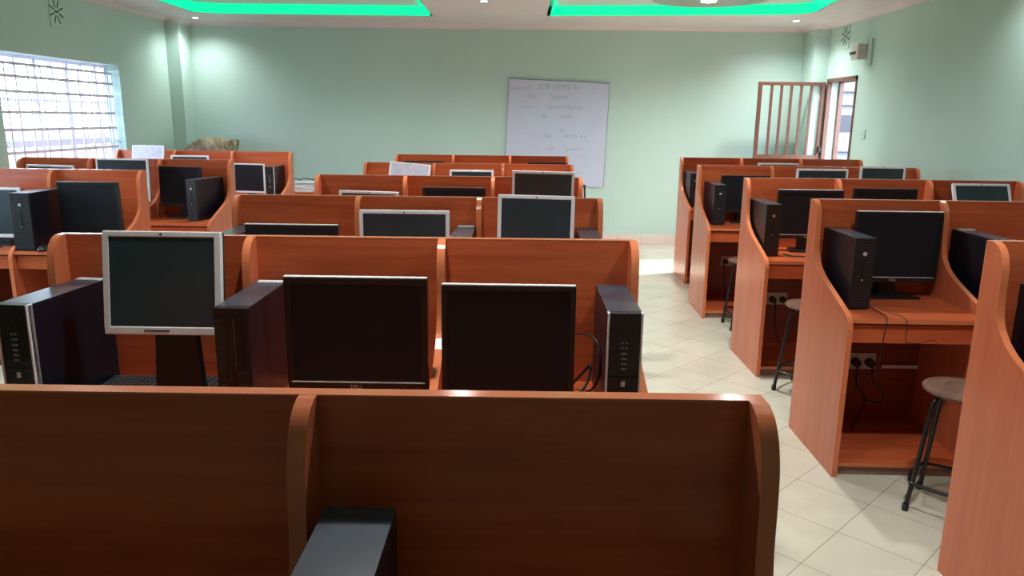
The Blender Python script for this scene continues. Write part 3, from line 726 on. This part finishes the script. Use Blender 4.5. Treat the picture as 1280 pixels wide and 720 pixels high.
stool(1.885, 3.05, PI / 4 + .1, 'round wooden-topped stool with black legs at the second right row')
stool(1.80, 4.53, PI / 4, 'stool half hidden by the second right row, its seat edge below a double socket')
stool(1.845, 6.02, 0, 'stool half hidden at the fourth right row, dark legs in the aisle')

# ---------------------------------------------------------------- things by the back wall
b_ = thing('wrapped_bundle', (-3.96, 9.62, 0), 'large brown bundle in clear wrapping standing behind the farthest left row', 'bundle')
bm = bmesh.new(); bmesh.ops.create_cube(bm, size=1); bmesh.ops.subdivide_edges(bm, edges=list(bm.edges), cuts=9, use_grid_fill=True)
for v_ in bm.verts:
    x, y, z = v_.co; t = z + .5
    top = 1.36 - .55 * max(0, -x - .02) ** 1.25 - .10 * max(0, x - .05)
    n_ = .018 * math.sin(23 * x + 7 * z) + .014 * math.sin(31 * z + 11 * y) + random.uniform(-.008, .008)
    v_.co = Vector((x * .64 + n_, y * .36 + n_ * .8, t * (top + n_) if t > 0 else 0))
q = MB(); q.bm(bm, 0, None, True); q.build('wrapping', 'wrap', b_)
q = MB()
for z in (.4, .95): q.box(-.335, .335, -.20, .20, z, z + .04)
q.build('tape_band', 'paper', b_)

t_ = thing('side_table', (-2.62, 9.42, 0), 'small wooden table with white papers, partly seen between the left and centre rows', 'table')
q = MB(); q.box(-.45, .45, -.32, .32, .722, .75, 0, None, .003); q.build('tabletop', 'wood_x', t_)
for sx in (-.42, .38):
    for sy in (-.29, .25): q = MB(); q.box(sx, sx + .04, sy, sy + .04, 0, .722); q.build('leg', 'wood_z', t_)
pp = thing('paper_stack', (-2.62, 9.40, .75), 'heap of white papers on the small table by the back wall', 'paper')
for k in range(7):
    q = MB(); X = Matrix.Translation((random.uniform(-.12, .1), random.uniform(-.04, .06), .016 * k)) @ Matrix.Rotation(random.uniform(-.4, .4), 4, 'Z')
    q.box(-.21, .21, -.15, .15, 0, .015 if k < 6 else .004, 0, X); q.build('sheet', 'paper', pp)
cable([(-2.88, 9.40, .875), (-2.80, 9.33, .90), (-2.72, 9.36, .878), (-2.66, 9.30, .90), (-2.55, 9.36, .88), (-2.45, 9.33, .876)], .006, 'black cable lying on the heap of white papers')

c_ = thing('metal_chair', (.62, 9.30, 0), 'black tubular chair by the back wall below the whiteboard corner', 'chair')
q = MB()
q.box(-.20, .20, -.20, .20, .43, .46, 0, None, .008); q.build('seat', 'black', c_)
for sx in (-1, 1):
    q = MB(); q.tube(bez([(sx * .19, .19, .012), (sx * .19, .175, .45), (sx * .185, .21, .75), (sx * .18, .215, .83)]), .012, 8); q.build('leg', 'tube', c_)
    q = MB(); q.tube([(sx * .20, -.20, .012), (sx * .19, -.18, .44)], .012, 8); q.build('leg', 'tube', c_)
q = MB(); q.box(-.18, .195, .20, .225, .825, .85, 0, None, .006); q.build('backrest', 'black', c_)

# ---------------------------------------------------------------- light
def spot(x, y, z, power, size=150, blend=1, color=(1, .985, .97)):
    l = bpy.data.lights.new('downlight_beam', 'SPOT'); l.energy = power; l.spot_size = math.radians(size); l.spot_blend = blend; l.shadow_soft_size = .05; l.color = color
    o = bpy.data.objects.new('downlight_beam', l); COL.objects.link(o); o.location = (x, y, z)
for i, (x, y, z, lab) in enumerate(DL): spot(x * K, y * K, z - .02, (38, 75, 105, 130, 90, 28, 24, 25, 24, 155, 95, 120, 100)[i])
spot(1.74 * K, 7.54 * K, ZC - .08, 110)
def portal(loc, rot, sx, sy):
    l = bpy.data.lights.new('window_portal', 'AREA'); l.shape = 'RECTANGLE'; l.size = sx; l.size_y = sy; l.cycles.is_portal = True
    o = bpy.data.objects.new('window_portal', l); COL.objects.link(o); o.location = loc; o.rotation_euler = rot
for a, b2 in WIN: portal((XL - T - .01, (a + b2) / 2, (WZ0 + WZ1) / 2), (0, -PI / 2, 0), WZ1 - WZ0, b2 - a)
portal((XR + T + .01, (DY0 + DY1) / 2, DZ / 2), (0, PI / 2, 0), DZ, DY1 - DY0)
sun = bpy.data.lights.new('sun', 'SUN'); sun.energy = 18; sun.angle = math.radians(10); sun.color = (1, .93, .90)
so = bpy.data.objects.new('sun', sun); COL.objects.link(so)
dvec = Vector((-1, -.36, -.50)); so.rotation_euler = dvec.to_track_quat('-Z', 'Y').to_euler()
wd = bpy.data.worlds.new('sky'); SC.world = wd; wd.use_nodes = True
bg = wd.node_tree.nodes['Background']; bg.inputs[0].default_value = (.72, .86, 1.0, 1); bg.inputs[1].default_value = 12.0

# ---------------------------------------------------------------- camera
cam = bpy.data.cameras.new('camera'); co = bpy.data.objects.new('camera', cam); COL.objects.link(co); SC.camera = co
f_, p_, yw, rl = 944.424, .22089759, -.00961306, .01238108
cam.sensor_width = 36; cam.lens = f_ / 1280 * 36; cam.clip_start = .05; cam.clip_end = 300
fwd = Vector((math.sin(yw) * math.cos(p_), math.cos(yw) * math.cos(p_), -math.sin(p_)))
rt = Vector((math.cos(yw), -math.sin(yw), 0)); up = rt.cross(fwd)
r2 = rt * math.cos(rl) + up * math.sin(rl); u2 = -rt * math.sin(rl) + up * math.cos(rl)
co.matrix_world = Matrix(((r2.x, u2.x, -fwd.x, 0), (r2.y, u2.y, -fwd.y, 0), (r2.z, u2.z, -fwd.z, 1.65), (0, 0, 0, 1)))

vs = SC.view_settings; vs.view_transform = 'Standard'; vs.look = 'None'; vs.gamma = 1; vs.use_curve_mapping = False; vs.exposure = 0.55
SC.display_settings.display_device = 'sRGB'
SC.cycles.max_bounces = 10; SC.cycles.diffuse_bounces = 6; SC.cycles.glossy_bounces = 4; SC.cycles.transparent_max_bounces = 12
SC.cycles.use_denoising = True; SC.cycles.sample_clamp_indirect = 8
